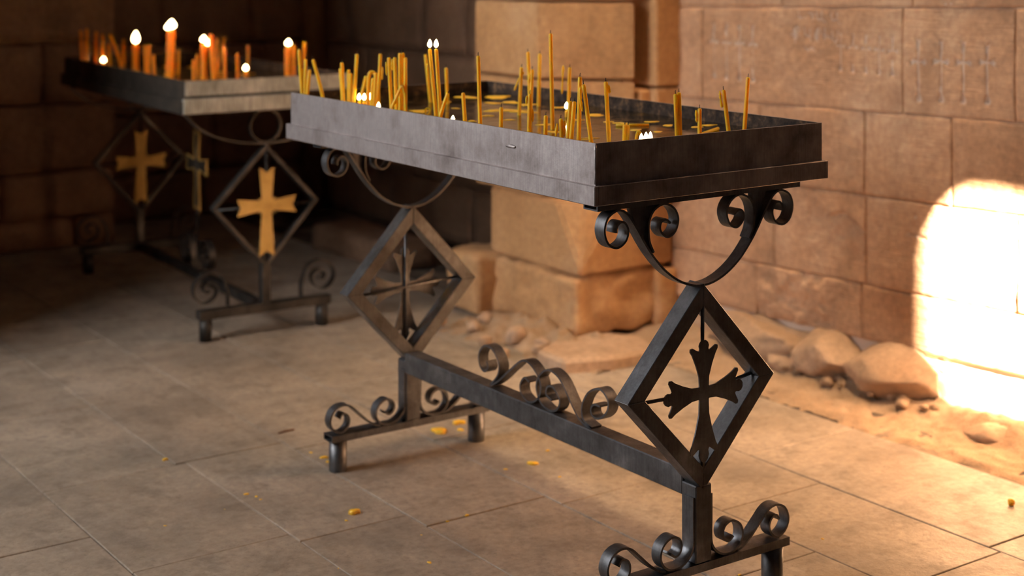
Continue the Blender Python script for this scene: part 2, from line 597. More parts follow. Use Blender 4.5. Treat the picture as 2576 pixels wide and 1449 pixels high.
def wall_block(y0, y1, za, zb, res=.006, amp=.0022, seed=0, carve=False, feat=None, mat='wall'):
    g = .0014
    ny, nz = max(4, int((y1 - y0) / res)), max(4, int((zb - za) / res))
    yy = np.linspace(y0 + g, y1 - g, ny + 1)
    tt = np.linspace(0, 1, nz + 1)
    Y, T = np.meshgrid(yy, tt, indexing='ij')
    sl = .03 * (1.65 - Y)
    Z = (za + g) + (zb - za - 2 * g) * T + sl
    e = np.minimum(np.minimum(Y - y0, y1 - Y), np.minimum(Z - sl - za, zb - (Z - sl)))
    H = vfbm(Y * 9, Z * 9, seed) * amp + vfbm(Y * 60, Z * 60, seed + 9, 2) * .0006
    wob = .004 + .003 * vnoise(Y * 22, Z * 22, seed + 5)
    H -= .0042 * np.clip(1 - e / (wob + .003), 0, 1) ** 1.5
    D = np.zeros_like(Y)
    if carve:
        D = seg_groove(Y, Z, CARVE, .010)
        H -= D
    if feat:
        H = feat(Y, Z, H)
    X = XW - np.maximum(H, -.0115)
    v = np.stack([X, Y, Z], -1).reshape(-1, 3)
    nv = len(v)
    I = lambda i, j: i * (nz + 1) + j
    f = [(I(i, j), I(i, j + 1), I(i + 1, j + 1), I(i + 1, j)) for i in range(ny) for j in range(nz)]
    rim = [I(i, 0) for i in range(ny)] + [I(ny, j) for j in range(nz)] + [I(i, nz) for i in range(ny, 0, -1)] + [I(0, j) for j in range(nz, 0, -1)]
    back = []
    for r in rim:
        q = v[r].copy()
        q[0] = XW + .08
        back.append(q)
    v = np.vstack([v, np.array(back)])
    m = len(rim)
    f += [(rim[k], rim[(k + 1) % m], nv + (k + 1) % m, nv + k) for k in range(m)]
    o = mk('stone_block', v.tolist(), f, [mat, 'carved'], wall_right, True)
    if carve:
        cut = (D > .0012).reshape(-1)
        for p in o.data.polygons:
            if all(i < nv and cut[i] for i in p.vertices):
                p.material_index = 1
    return o

def inpoly(Y, Z, poly):
    ins = np.zeros(Y.shape, bool)
    n = len(poly)
    for i in range(n):
        y0, z0 = poly[i]
        y1, z1 = poly[(i + 1) % n]
        c = ((z0 > Z) != (z1 > Z)) & (Y < (y1 - y0) * (Z - z0) / (z1 - z0 + 1e-12) + y0)
        ins ^= c
    return ins

def broken(Y, Z, H):       # flaked hollow under an angular crack
    poly = [(1.095, .52), (1.010, .455), (.955, .475), (.880, .435), (.885, .36), (.93, .30), (1.04, .30), (1.10, .40)]
    ins = inpoly(Y + .008 * vnoise(Y * 40, Z * 40, 3), Z + .008 * vnoise(Y * 40, Z * 40, 4), poly)
    d = (.005 + .004 * vfbm(Y * 24, Z * 24, 8)) * np.clip((Z - .29) / .12, 0, 1)
    H = np.where(ins, H - np.clip(d, 0, .02), H)
    return H - seg_groove(Y, Z, [(1.09, .525, .003, 1.012, .458, .010), (1.012, .458, .011, .955, .478, .009), (.955, .478, .009, .878, .437, .008)], .012)
def rugged(Y, Z, H):
    return H - np.clip(.010 + .014 * vfbm(Y * 17, Z * 21, 31), 0, .03)
def half_rugged(Y, Z, H):
    return np.where(Y > .98, H + (.006 - np.clip(.006 + .011 * vfbm(Y * 19, Z * 21, 41), 0, .019)) * np.clip((Y - .98) / .03, 0, 1), H)

# course z0 values at the pier corner
Z0, Z1, Z2, Z3, Z4, Z5, Z6 = .105, .263, .517, .757, 1.052, 1.36, 1.66
wall_block(1.56, 1.72, Z3, Z4, seed=1)
wall_block(.735, 1.56, Z3, Z4, res=.0032, seed=2, carve=True)
wall_block(.365, .735, Z3, Z4, res=.0028, seed=3, carve=True)
wall_block(-.30, .365, Z3, Z4, seed=4)
wall_block(-.95, -.30, Z3, Z4, res=.015, seed=5)
for a, b, s in ((1.20, 1.72, 11), (.70, 1.20, 12), (.20, .70, 13), (-.40, .20, 14), (-.95, -.40, 15)):
    wall_block(a, b, Z4, Z5, res=.006 if .1 < a < .75 else .015, seed=s, carve=.1 < a < .75)
for a, b, s in ((1.30, 1.72, 21), (.875, 1.30, 22), (.567, .875, 23), (-.02, .567, 24), (-.95, -.02, 25)):
    wall_block(a, b, Z2, Z3, seed=s)
wall_block(1.235, 1.72, Z1, Z2, seed=31)
wall_block(.870, 1.235, Z1, Z2, res=.004, seed=32, feat=broken)
wall_block(.36, .870, Z1, Z2, res=.0045, seed=33, carve=True)
wall_block(-.35, .36, Z1, Z2, seed=34)
wall_block(-.95, -.35, Z1, Z2, res=.015, seed=35)
wall_block(1.31, 1.72, Z0, Z1, seed=41)
wall_block(.885, 1.31, Z0, Z1, res=.0045, seed=42, feat=half_rugged)
wall_block(.30, .885, Z0, Z1, seed=43)
wall_block(-.35, .30, Z0, Z1, seed=44)
wall_block(-.95, -.35, Z0, Z1, res=.015, seed=45)
for a, b, s in ((1.0, 1.72, 51), (.3, 1.0, 52), (-.4, .3, 53)):
    wall_block(a, b, Z5, Z6, res=.02, seed=s)

# ---------------- pier that closes the right wall, with plinth, spur-stop base and shaft
pier = structure(box('wall_pier', 1.44, 2.2, 1.90, 2.27, 0, 4.6, 'mortar'))
rough_box('plinth_block', 1.43, 1.985, .108, .345, .56, .185, 'pier', pier, r=.018, amp=.016, freq=12, seed=2, seg=.016)
rough_box('plinth_block', 1.62, 1.86, .10, .09, .36, .20, 'pier', pier, r=.01, amp=.006, seed=5, seg=.02)
rough_box('plinth_block', 1.31, 2.26, .105, .24, .20, .20, 'pier', pier, r=.016, amp=.010, freq=10, seed=9, seg=.016)
def spur_block():
    z0, zs, z1 = .212, .235, .432
    xl, yf, xr, yb = 1.272, 1.70, 1.66, 2.20
    sq = [(xl, yf), (xl, yf), (xl, yf), (xr, yf), (xr, yb), (xl, yb)]
    tp = [(xl, yf + .125), (xl + .055, yf + .05), (xl + .155, yf), (xr, yf), (xr, yb), (xl, yb)]
    v = [(xl, yf, z0), (xr, yf, z0), (xr, yb, z0), (xl, yb, z0), (xl, yf, zs)]
    v += [(a, b, z1) for a, b in tp]
    f = [(3, 2, 1, 0), (5, 6, 7, 8, 9, 10), (4, 6, 5), (4, 7, 6), (0, 1, 8, 7, 4), (1, 2, 9, 8), (2, 3, 10, 9), (3, 0, 4, 5, 10)]
    o = mk('spur_base', v, f, 'pier', pier)
    bevel_mesh(o, .008, 2)
spur_block()
shaft = [(1.262, 2.28), (1.262, 1.915), (1.498, 1.70), (1.498, 1.86), (1.70, 1.86), (1.70, 2.28)]
for z0, z1 in ((.436, .62), (.62, .815), (.819, 1.07), (1.074, 1.42), (1.424, 1.8)):
    prism('shaft_block', shaft, z0 + .002, z1 - .002, 'pier', pier, 'z', .006)
prism('shaft_block', shaft, 1.804, 4.6, 'pier', pier, 'z', .006)
for z0, z1 in ((.436, .79), (.794, 1.25), (1.254, 4.6)):
    box('pilaster_block', 1.562, 1.69, 1.67, 1.85, z0 + .002, z1 - .002, 'pier', pier, .006)
box('ledge_block', 1.515, 1.565, 1.70, 1.84, .436, .785, 'pier', pier, .008)

# ---------------- far walls
def course_wall(parent, a0, a1, fixed, axis, zs, rng, mat, sign, depth=.12, lens=(.35, .7), zmax_blocks=1.75):
    for za, zb in zip(zs, zs[1:]):
        a = a0
        while a < a1 - .05:
            b = min(a1, a + rng.uniform(*lens))
            if a1 - b < .15:
                b = a1
            pr = rng.uniform(-.004, .006)
            g = .004
            if axis == 'x':   # wall runs along x, faces -y
                o = rough_box('stone_block', (a + b) / 2, fixed + depth / 2 - pr, (za + zb) / 2, b - a - g, depth, zb - za - g, mat, parent, r=.010, amp=.007, freq=8, seg=.05, seed=rng.randint(0, 99))
            else:
                o = rough_box('stone_block', fixed + depth / 2 - pr, (a + b) / 2, (za + zb) / 2, depth, b - a - g, zb - za - g, mat, parent, r=.010, amp=.007, freq=8, seg=.05, seed=rng.randint(0, 99))
            a = b
rg = random.Random(12)
wall_back = structure(box('wall_back', -2.6, .68, 4.26, 4.75, -.05, 4.6, 'mortar'))
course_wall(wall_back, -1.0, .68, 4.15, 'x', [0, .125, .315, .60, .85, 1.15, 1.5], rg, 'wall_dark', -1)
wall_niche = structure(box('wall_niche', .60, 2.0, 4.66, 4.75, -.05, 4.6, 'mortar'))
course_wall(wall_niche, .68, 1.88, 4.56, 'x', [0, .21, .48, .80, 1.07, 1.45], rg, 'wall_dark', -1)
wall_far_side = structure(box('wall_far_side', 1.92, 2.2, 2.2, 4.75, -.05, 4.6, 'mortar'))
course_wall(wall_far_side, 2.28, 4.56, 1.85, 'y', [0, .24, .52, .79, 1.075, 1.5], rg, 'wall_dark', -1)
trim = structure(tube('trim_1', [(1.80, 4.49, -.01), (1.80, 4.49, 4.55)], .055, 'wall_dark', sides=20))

# ---------------- the unseen rest of the chapel (encloses the light), with added light blockers
wl = structure(empty('wall_left'))
for nm, a in (('wall_panel', (-2.75, -2.6, -3.75, 1.05, -.05, 4.6)), ('wall_panel', (-2.75, -2.6, 2.40, 4.75, -.05, 4.6)),
              ('wall_panel', (-2.75, -2.6, 1.05, 2.40, 2.87, 4.6)), ('wall_panel', (-2.75, -2.6, 1.05, 2.40, -.05, 1.22))):
    box(nm, *a, 'soot', wl)
wall_light_blocker = structure(box('wall_return', -2.6, -.80, 2.47, 2.75, -.05, 4.6, 'soot'))  # unseen wall added to keep doorway light off the far stand
ceiling = structure(empty('ceiling'))
for a in ((-2.75, .98, -3.75, 4.75), (1.68, 2.2, -3.75, 4.75), (.98, 1.68, -3.75, .60), (.98, 1.68, 1.30, 4.75)):
    box('vault_panel', *a, 4.6, 4.75, 'soot', ceiling)
for a in ((.88, .98, .50, 1.40), (1.68, 1.78, .50, 1.40), (.98, 1.68, .50, .60), (.98, 1.68, 1.30, 1.40)):
    box('lantern_wall', *a, 4.75, 7.1, 'soot', ceiling)  # unseen shaft added to narrow the cone of the top light
porch = structure(box('trim_2', -5.6, -2.75, -2.6, 3.5, 3.1, 3.25, 'wall'))
# front wall with a slit window; the sun through it strikes the foot of the right wall
PATCH = [(.559, .590), (.585, .562), (.605, .53), (.626, .488), (.642, .41), (.652, .321), (.649, .235), (.637, .162), (.615, .091), (.585, .03), (.555, .004),
         (.30, .002), (.06, .004), (.03, .60), (.02, 1.80), (.13, 1.88), (.26, 1.78), (.27, .606), (.28, .597), (.40, .594)]  # tall unseen strip added so bounced sun reaches under the near tray
YF = -3.6
hole = []
for y, z in PATCH:
    P = Vector((XW, y, z))
    t = (YF - y) / SUN_DIR.y
    Q = P + SUN_DIR * t
    hole.append((Q.x, Q.z))
wall_front = structure(empty('wall_front'))
hx0, hx1 = min(p[0] for p in hole) - .05, max(p[0] for p in hole) + .05
hz0, hz1 = min(p[1] for p in hole) - .05, max(p[1] for p in hole) + .05
ZTOP = max(4.6, hz1 + .2)
for a in ((-2.75, hx0, -.05, ZTOP), (hx1, 2.05, -.05, ZTOP), (hx0, hx1, -.05, hz0), (hx0, hx1, hz1, ZTOP)):
    box('wall_panel', a[0], a[1], YF - .15, YF, a[2], a[3], 'soot', wall_front)
def window_frame():
    cx = sum(p[0] for p in hole) / len(hole)
    cz = sum(p[1] for p in hole) / len(hole)
    out = []
    for x, z in hole:
        dx, dz = x - cx, z - cz
        k = min((hx1 - cx) / dx if dx > 0 else (hx0 - cx) / dx if dx < 0 else 9e9, (hz1 - cz) / dz if dz > 0 else (hz0 - cz) / dz if dz < 0 else 9e9)
        out.append((cx + dx * k, cz + dz * k))
    bm = bmesh.new()
    n = len(hole)
    for yy in (YF - .012, YF):
        pass
    inner = [bm.verts.new((x, YF - .006, z)) for x, z in hole]
    rect = [bm.verts.new((x, YF - .006, z)) for x, z in ((hx0, hz0), (hx1, hz0), (hx1, hz1), (hx0, hz1))]
    es = [bm.edges.new((inner[i], inner[(i + 1) % n])) for i in range(n)] + [bm.edges.new((rect[i], rect[(i + 1) % 4])) for i in range(4)]
    bmesh.ops.triangle_fill(bm, use_beauty=True, edges=es)
    # drop any triangle that fills the light itself
    def inside(x, z):
        c = False
        for i in range(n):
            x0, z0 = hole[i]
            x1, z1 = hole[(i + 1) % n]
            if (z0 > z) != (z1 > z) and x < (x1 - x0) * (z - z0) / (z1 - z0) + x0:
                c = not c
        return c
    for fc in list(bm.faces):
        c = fc.calc_center_median()
        if inside(c.x, c.z):
            bm.faces.remove(fc)
    bmesh.ops.solidify(bm, geom=bm.faces[:], thickness=.004)
    me = bpy.data.meshes.new('window_1')
    bm.to_mesh(me)
    bm.free()
    me.materials.append(M['wall'])
    o = bpy.data.objects.new('window_1', me)
    COL.objects.link(o)
    return structure(o)
window_frame()

# ---------------- sand strip and rubble at the foot of the wall
def heap(name, x0, x1, y0, y1, fn, res, mat):
    nx, ny = int((x1 - x0) / res), int((y1 - y0) / res)
    X, Y = np.meshgrid(np.linspace(x0, x1, nx + 1), np.linspace(y0, y1, ny + 1), indexing='ij')
    Z = fn(X, Y)
    v = np.stack([X, Y, Z], -1).reshape(-1, 3)
    I = lambda i, j: i * (ny + 1) + j
    f = [(I(i, j), I(i + 1, j), I(i + 1, j + 1), I(i, j + 1)) for i in range(nx) for j in range(ny)]
    return mk(name, v.tolist(), f, mat, None, True)
def sand_h(X, Y):
    e = np.clip((X - 1.337 - .010 * vnoise(Y * 9, X * 0, 3)) / .05, 0, 1)
    wall = np.clip((X - 1.50) / .16, 0, 1)
    z = -.012 + .012 * e + .006 * vfbm(X * 12, Y * 12, 2) + .0035 * vfbm(X * 45, Y * 45, 6) + wall * (.030 + .014 * vfbm(X * 14, Y * 14, 5))
    z += .035 * np.exp(-(((X - 1.58) / .05) ** 2 + ((Y - .36) / .11) ** 2)) + .02 * np.exp(-(((X - 1.60) / .06) ** 2 + ((Y - 0.0) / .2) ** 2))
    return z
tag(heap('sand_strip', 1.325, 1.675, -.95, 1.72, sand_h, .009, 'sand'), 'strip of dry sand and dust along the foot of the right wall', 'sand', kind='stuff')
def rub_h(X, Y):
    m = np.exp(-(((X - 1.20) / .14) ** 2 + ((Y - 1.86) / .40) ** 2))
    m2 = np.exp(-(((X - 1.42) / .22) ** 2 + ((Y - 1.64) / .10) ** 2))
    return -.014 + .055 * m + .035 * m2 + (.006 + .02 * m) * vfbm(X * 22, Y * 22, 15)
tag(heap('rubble_heap', .90, 1.32, 1.40, 2.16, rub_h, .012, 'sand'), 'low heap of dust and crumbled mortar around the pier foot', 'rubble', kind='stuff')

rough_box('stone_block', XW + .052, .38, .025, .12, 2.62, .155, 'rock', wall_right, r=.02, amp=.03, freq=9, seg=.03, seed=77)
tag(rock('foundation_stone', (1.640, 1.265, .044), (.10, .215, .072), 'rock', 4, .16, .72, (0, 0, .05)), 'long flat foundation slab under the right wall, nearest the pier', 'stone')
tag(rock('foundation_stone', (1.600, 1.085, .020), (.050, .085, .042), 'rock', 8, .2, .5, (0, .2, .5)), 'small wedge stone between the flat slab and the round boulder', 'stone')
tag(rock('foundation_stone', (1.645, .968, .056), (.105, .112, .080), 'rock', 11, .2, .5, (.1, .1, .1)), 'rounded boulder under the right wall, beside the wedge stone', 'stone')
tag(rock('foundation_stone', (1.645, .735, .062), (.110, .138, .084), 'rock', 17, .22, .62, (0, .1, -.05)), 'angular broken boulder under the right wall, beside the sunlit patch', 'stone')
tag(rock('foundation_stone', (1.69, .40, .03), (.07, .16, .05), 'rock', 21, .2, .5), 'low stone half buried in dust below the sunlit patch', 'stone')
tag(rock('foundation_stone', (1.56, .355, .006), (.055, .085, .032), 'rock', 23, .25, .4, (0, 0, .3)), 'pale chipped stone lying in the sand right of the boulders', 'stone')
rk = random.Random(5)
for k in range(16):
    y = rk.uniform(.55, 1.1)
    r = rk.uniform(.008, .018)
    tag(rock('mortar_lump', (1.565 + rk.uniform(-.03, .03), y, .022), (r, r * 1.2, r * .8), 'sand', 30 + k, .4, .3, sub=2), 'small crumbled mortar lump in the sand below the boulders', 'rubble', 'mortar lumps below the boulders')
prs = [(1.02, 1.455), (1.17, 1.405), (1.335, 1.40), (1.40, 1.55), (1.34, 1.64), (1.18, 1.68), (1.03, 1.60)]
fs = prism('paving_fragment', prs, -.01, .040, 'rock', None, 'z', .010)
tag(fs, 'broken flat stone lying before the pier plinth', 'stone')
for k, (x, y, r) in enumerate(((1.10, 1.80, .030), (1.06, 1.98, .024), (1.13, 1.70, .02), (1.0, 1.83, .018), (1.15, 2.05, .026), (.98, 1.70, .014), (1.08, 1.66, .016), (1.02, 2.12, .02))):
    tag(rock('rubble_stone', (x, y, r * .75 + .01), (r * 1.3, r, r * .8), 'rock', 60 + k, .3, .4, (0, 0, k), sub=3), 'small rubble stone at the shaded foot of the pier plinth', 'stone', 'rubble stones by the plinth')
tag(rough_box('step_stone', 1.43, 3.28, .045, .22, .62, .11, 'wall_dark', None, r=.012, amp=.006, seg=.04, seed=3, rz=.03), 'low worn stone step in the dark behind the far candle stand', 'step')

# ================================================================== CANDLE STANDS
def mirror(pts):
    return [(-a, b) for a, b in pts]

def channel(name, x0, x1, y0, y1, z0, z1, th, mat, parent):
    """U channel lying along x, open at the top"""
    prof = [(y0, z1), (y0, z0), (y1, z0), (y1, z1), (y1 - th, z1), (y1 - th, z0 + th), (y0 + th, z0 + th), (y0 + th, z1)]
    return prism(name, prof, x0, x1, mat, parent, 'x')

def tray_mesh(name, W, L, zb, zt, th, mats, parent):
    v = []
    for x0, x1, y0, y1, z in ((0, W, 0, L, zb), (0, W, 0, L, zt), (th, W - th, th, L - th, zt), (th, W - th, th, L - th, zb + th)):
        v += [(x0, y0, z), (x1, y0, z), (x1, y1, z), (x0, y1, z)]
    f = [(3, 2, 1, 0)]
    for i in range(4):
        j = (i + 1) % 4
        f += [(i, j, 4 + j, 4 + i), (4 + i, 4 + j, 8 + j, 8 + i), (8 + i, 8 + j, 12 + j, 12 + i)]
    f.append((12, 13, 14, 15))
    o = mk(name, v, f, mats, parent)
    for p in o.data.polygons:
        c, n = p.center, p.normal
        inner = all(th - 1e-6 <= o.data.vertices[i].co.x <= W - th + 1e-6 and th - 1e-6 <= o.data.vertices[i].co.y <= L - th + 1e-6 for i in p.vertices)
        p.material_index = 1 if inner else 0
    return o

def arm(c, ang, pts):
    ca, sa = math.cos(ang), math.sin(ang)
    return [(c[0] + ca * s - sa * w, c[1] + sa * s + ca * w) for s, w in pts]

def near_cross_outline(zc):
    short = [(.013, -.0115), (.030, -.0125), (.052, -.020), (.072, -.029), (.080, -.0345), (.0855, -.034), (.0870, -.029), (.082, -.020), (.0785, -.0125), (.082, -.0105), (.0885, -.0120), (.0945, -.0095), (.0985, -.004),
             (.0985, .004), (.0945, .0095), (.0885, .0120), (.082, .0105), (.0785, .0125), (.082, .020), (.0870, .029), (.0855, .034), (.080, .0345), (.072, .029), (.052, .020), (.030, .0125), (.013, .0115)]
    long_ = [(s * 1.32 if s > .02 else s, w) for s, w in short]
    o = []
    for a, p in ((0, short), (PI / 2, short), (PI, short), (3 * PI / 2, long_)):
        o += arm((0, zc), a, p)
    return o

U = [(-.196, .733), (-.205, .746), (-.219, .738), (-.2175, .722), (-.204, .709), (-.187, .714), (-.179, .732)]
SC_OUT = [(-.209, .731), (-.208, .741), (-.200, .749), (-.189, .747), (-.181, .732), (-.188, .713), (-.208, .704), (-.228, .714), (-.236, .737), (-.229, .759), (-.212, .770), (-.198, .771), (-.183, .763), (-.170, .747)]
U_BOT = [(-.156, .727), (-.141, .704), (-.122, .679), (-.094, .650), (-.062, .628), (-.030, .615), (0, .611)]
U_PATH = SC_OUT + U_BOT + mirror(U_BOT[:-1])[::-1] + mirror(SC_OUT)[::-1]
SC_IN = [(-.120, .686), (-.129, .703), (-.1325, .722), (-.131, .745), (-.119, .764), (-.095, .773), (-.072, .763), (-.061, .742), (-.069, .719), (-.088, .711), (-.104, .724), (-.103, .739), (-.092, .744), (-.080, .736)]
FT_OUT = [(.090, .0915), (.107, .097), (.128, .112), (.152, .134), (.173, .152), (.195, .157), (.217, .147), (.227, .124), (.218, .103), (.197, .0935), (.180, .104), (.175, .120), (.181, .133), (.194, .137), (.202, .127)]
FT_IN = [(.0225, .215), (.0225, .170), (.0225, .128), (.029, .110), (.044, .097), (.062, .0915), (.083, .094), (.098, .106), (.103, .123), (.096, .141), (.076, .152), (.058, .146), (.052, .132), (.057, .119), (.068, .115), (.079, .122)]
ST1 = [(.737, .313), (.731, .300), (.745, .288), (.764, .297), (.768, .322), (.745, .346), (.712, .343), (.688, .318), (.693, .290), (.723, .2615), (.690, .279), (.640, .317), (.594, .346), (.556, .337), (.530, .309), (.537, .279), (.569, .2605), (.599, .270), (.606, .290), (.590, .309), (.572, .304)]
ST2 = [(.490, .284), (.510, .292), (.505, .309), (.484, .312), (.462, .292), (.470, .270), (.495, .2605), (.529, .269), (.546, .298), (.534, .327), (.500, .346), (.458, .333), (.418, .290), (.386, .264), (.352, .2605)]
ST3 = [(.325, .311), (.345, .310), (.355, .298), (.349, .286), (.329, .285), (.304, .303), (.298, .328), (.325, .346), (.363, .330), (.385, .296), (.379, .270), (.352, .2605)]

def diamond_bars(parent, xc, y0, y1, hw, zb, zm, zt, fw, mat, name='diamond_bar'):
    top, bot, lf, rt = (xc, zt), (xc, zb), (xc - hw, zm), (xc + hw, zm)
    cx, cz = xc, zm
    def inn(p, q, r):   # inner corner between edges p-q and q-r
        def off(a, b):
            d = Vector((b[0] - a[0], b[1] - a[1])).normalized()
            n = Vector((-d.y, d.x))
            m = Vector(((a[0] + b[0]) / 2 - cx, (a[1] + b[1]) / 2 - cz))
            if n.dot(m) > 0:
                n = -n
            return Vector(a) + n * fw, d
        a, d1 = off(p, q)
        b, d2 = off(q, r)
        den = d1.x * d2.y - d1.y * d2.x
        t = ((b.x - a.x) * d2.y - (b.y - a.y) * d2.x) / den
        return tuple(a + d1 * t)
    P = [top, rt, bot, lf]
    I = [inn(P[i - 1], P[i], P[(i + 1) % 4]) for i in range(4)]
    for i in range(4):
        j = (i + 1) % 4
        g = .0006
        prism(name, [P[i], P[j], I[j], I[i]], y0 + g * (i % 2), y1 - g * (i % 2), mat, parent, 'y', .0012)
    return I

def near_stand():
    W, L, H = .568, 1.178, .90
    root = empty('candle_stand')
    tag(root, 'black wrought iron candle stand with a big rectangular tray, in the foreground', 'candle stand')
    tray = tray_mesh('tray', W, L, .795, H, .004, ['tray', 'lining'], root)
    e = .009
    for nm, a in (('tray_ledge', (-e, 0, -e, L + e)), ('tray_ledge', (W, W + e, -e, L + e)), ('tray_ledge', (0, W, -e, 0)), ('tray_ledge', (0, W, L, L + e))):
        box(nm, *a, .790, .8255, 'tray', root, .0012)
    # a torn blister in the paint of the long side and weld beads on the near corner
    dent = rock('paint_blister', (-.0015, .26, .868), (.003, .016, .004), 'tray', 2, .3, .1, sub=3, parent=tray)
    tube('weld_bead', [(-.0005, -.0005, z) for z in np.linspace(.828, .898, 8)], [.0022, .0030, .0018, .0026, .0030, .0016, .0024, .0015], 'tray', tray, 8)
    for k, (xc, y0, t) in enumerate(((.276, .022, .0412), (.284, 1.082, .0412))):
        y1 = y0 + t
        T = lambda pts: [(xc + a, b) for a, b in pts]
        channel('rail', xc - .254, xc + .254, y0, y1, .774, .7898, .003, 'iron', root)
        band('scroll_yoke', T(U_PATH), y0 + .002, y0 + .029, .0042, 'iron', root)
        for s in (1, -1):
            p = SC_IN if s == 1 else mirror(SC_IN)
            band('scroll', T(p), y0 + .0025, y0 + .0285, .0042, 'iron', root)
            prism('gusset', T([(s * -.172, .7745), (s * -.134, .7745), (s * -.1345, .735), (s * -.139, .712), (s * -.155, .733)]), y0 + .010, y0 + .022, 'iron', root)
            po = FT_OUT if s == 1 else mirror(FT_OUT)
            pi_ = FT_IN if s == 1 else mirror(FT_IN)
            band('foot_scroll', T(po), y0 + .004, y0 + .029, .0042, 'iron', root)
            band('foot_scroll', T(pi_), y0 + .003, y0 + .028, .0042, 'iron', root)
        I = diamond_bars(root, xc, y0, y1, .184, .224, .417, .615, .030, 'iron')
        yc = y0 + .004 if k == 0 else y1 - .004
        ym = (y0 + y1) / 2
        tube('rod', [(xc, yc, I[2][1] - .01), (xc, yc, I[0][1] + .01)], .0036, 'iron', root, 8)
        tube('rod', [(I[3][0] - .01, ym, .4075), (xc, yc, .409), (I[1][0] + .01, ym, .4215)], .0036, 'iron', root, 8)
        yx = yc - .005 if k == 0 else yc + .002
        prism('cross', [(xc + a, b) for a, b in near_cross_outline(.4095)], yx, yx + .003, 'iron', root)
        box('post', xc - .020, xc + .020, y0, y1, .0895, .236, 'iron', root, .002)
        # foot beam: square tube, open at the ends
        b0, b1, z0, z1, th = y0 - .001, y1 + .001, .0735, .0895, .0025
        prof_o = [(b0, z0), (b1, z0), (b1, z1), (b0, z1)]
        prof_i = [(b0 + th, z0 + th), (b1 - th, z0 + th), (b1 - th, z1 - th), (b0 + th, z1 - th)]
        v, f = [], []
        for x in (xc - .2245, xc + .2245):
            v += [(x, a, b) for a, b in prof_o] + [(x, a, b) for a, b in prof_i]
        for i in range(4):
            j = (i + 1) % 4
            f += [(i, j, 8 + j, 8 + i), (4 + i, 4 + j, 12 + j, 12 + i), (i, j, 4 + j, 4 + i), (8 + i, 8 + j, 12 + j, 12 + i)]
        mk('foot_beam', v, f, 'iron', root)
        for s in (-1, 1):
            x = xc + s * .198
            tube('foot', [(x, ym, 0), (x, ym, .002), (x, ym, .0735)], [.0205, .0215, .0215], 'iron', root, 20)
    box('stretcher', .258, .300, .0635, 1.0818, .2095, .2585, 'iron', root, .002)
    for p in (ST1, ST2, ST3):
        band('stretcher_scroll', p, .266, .292, .0042, 'iron', root, 'x')
    return root
near_stand()

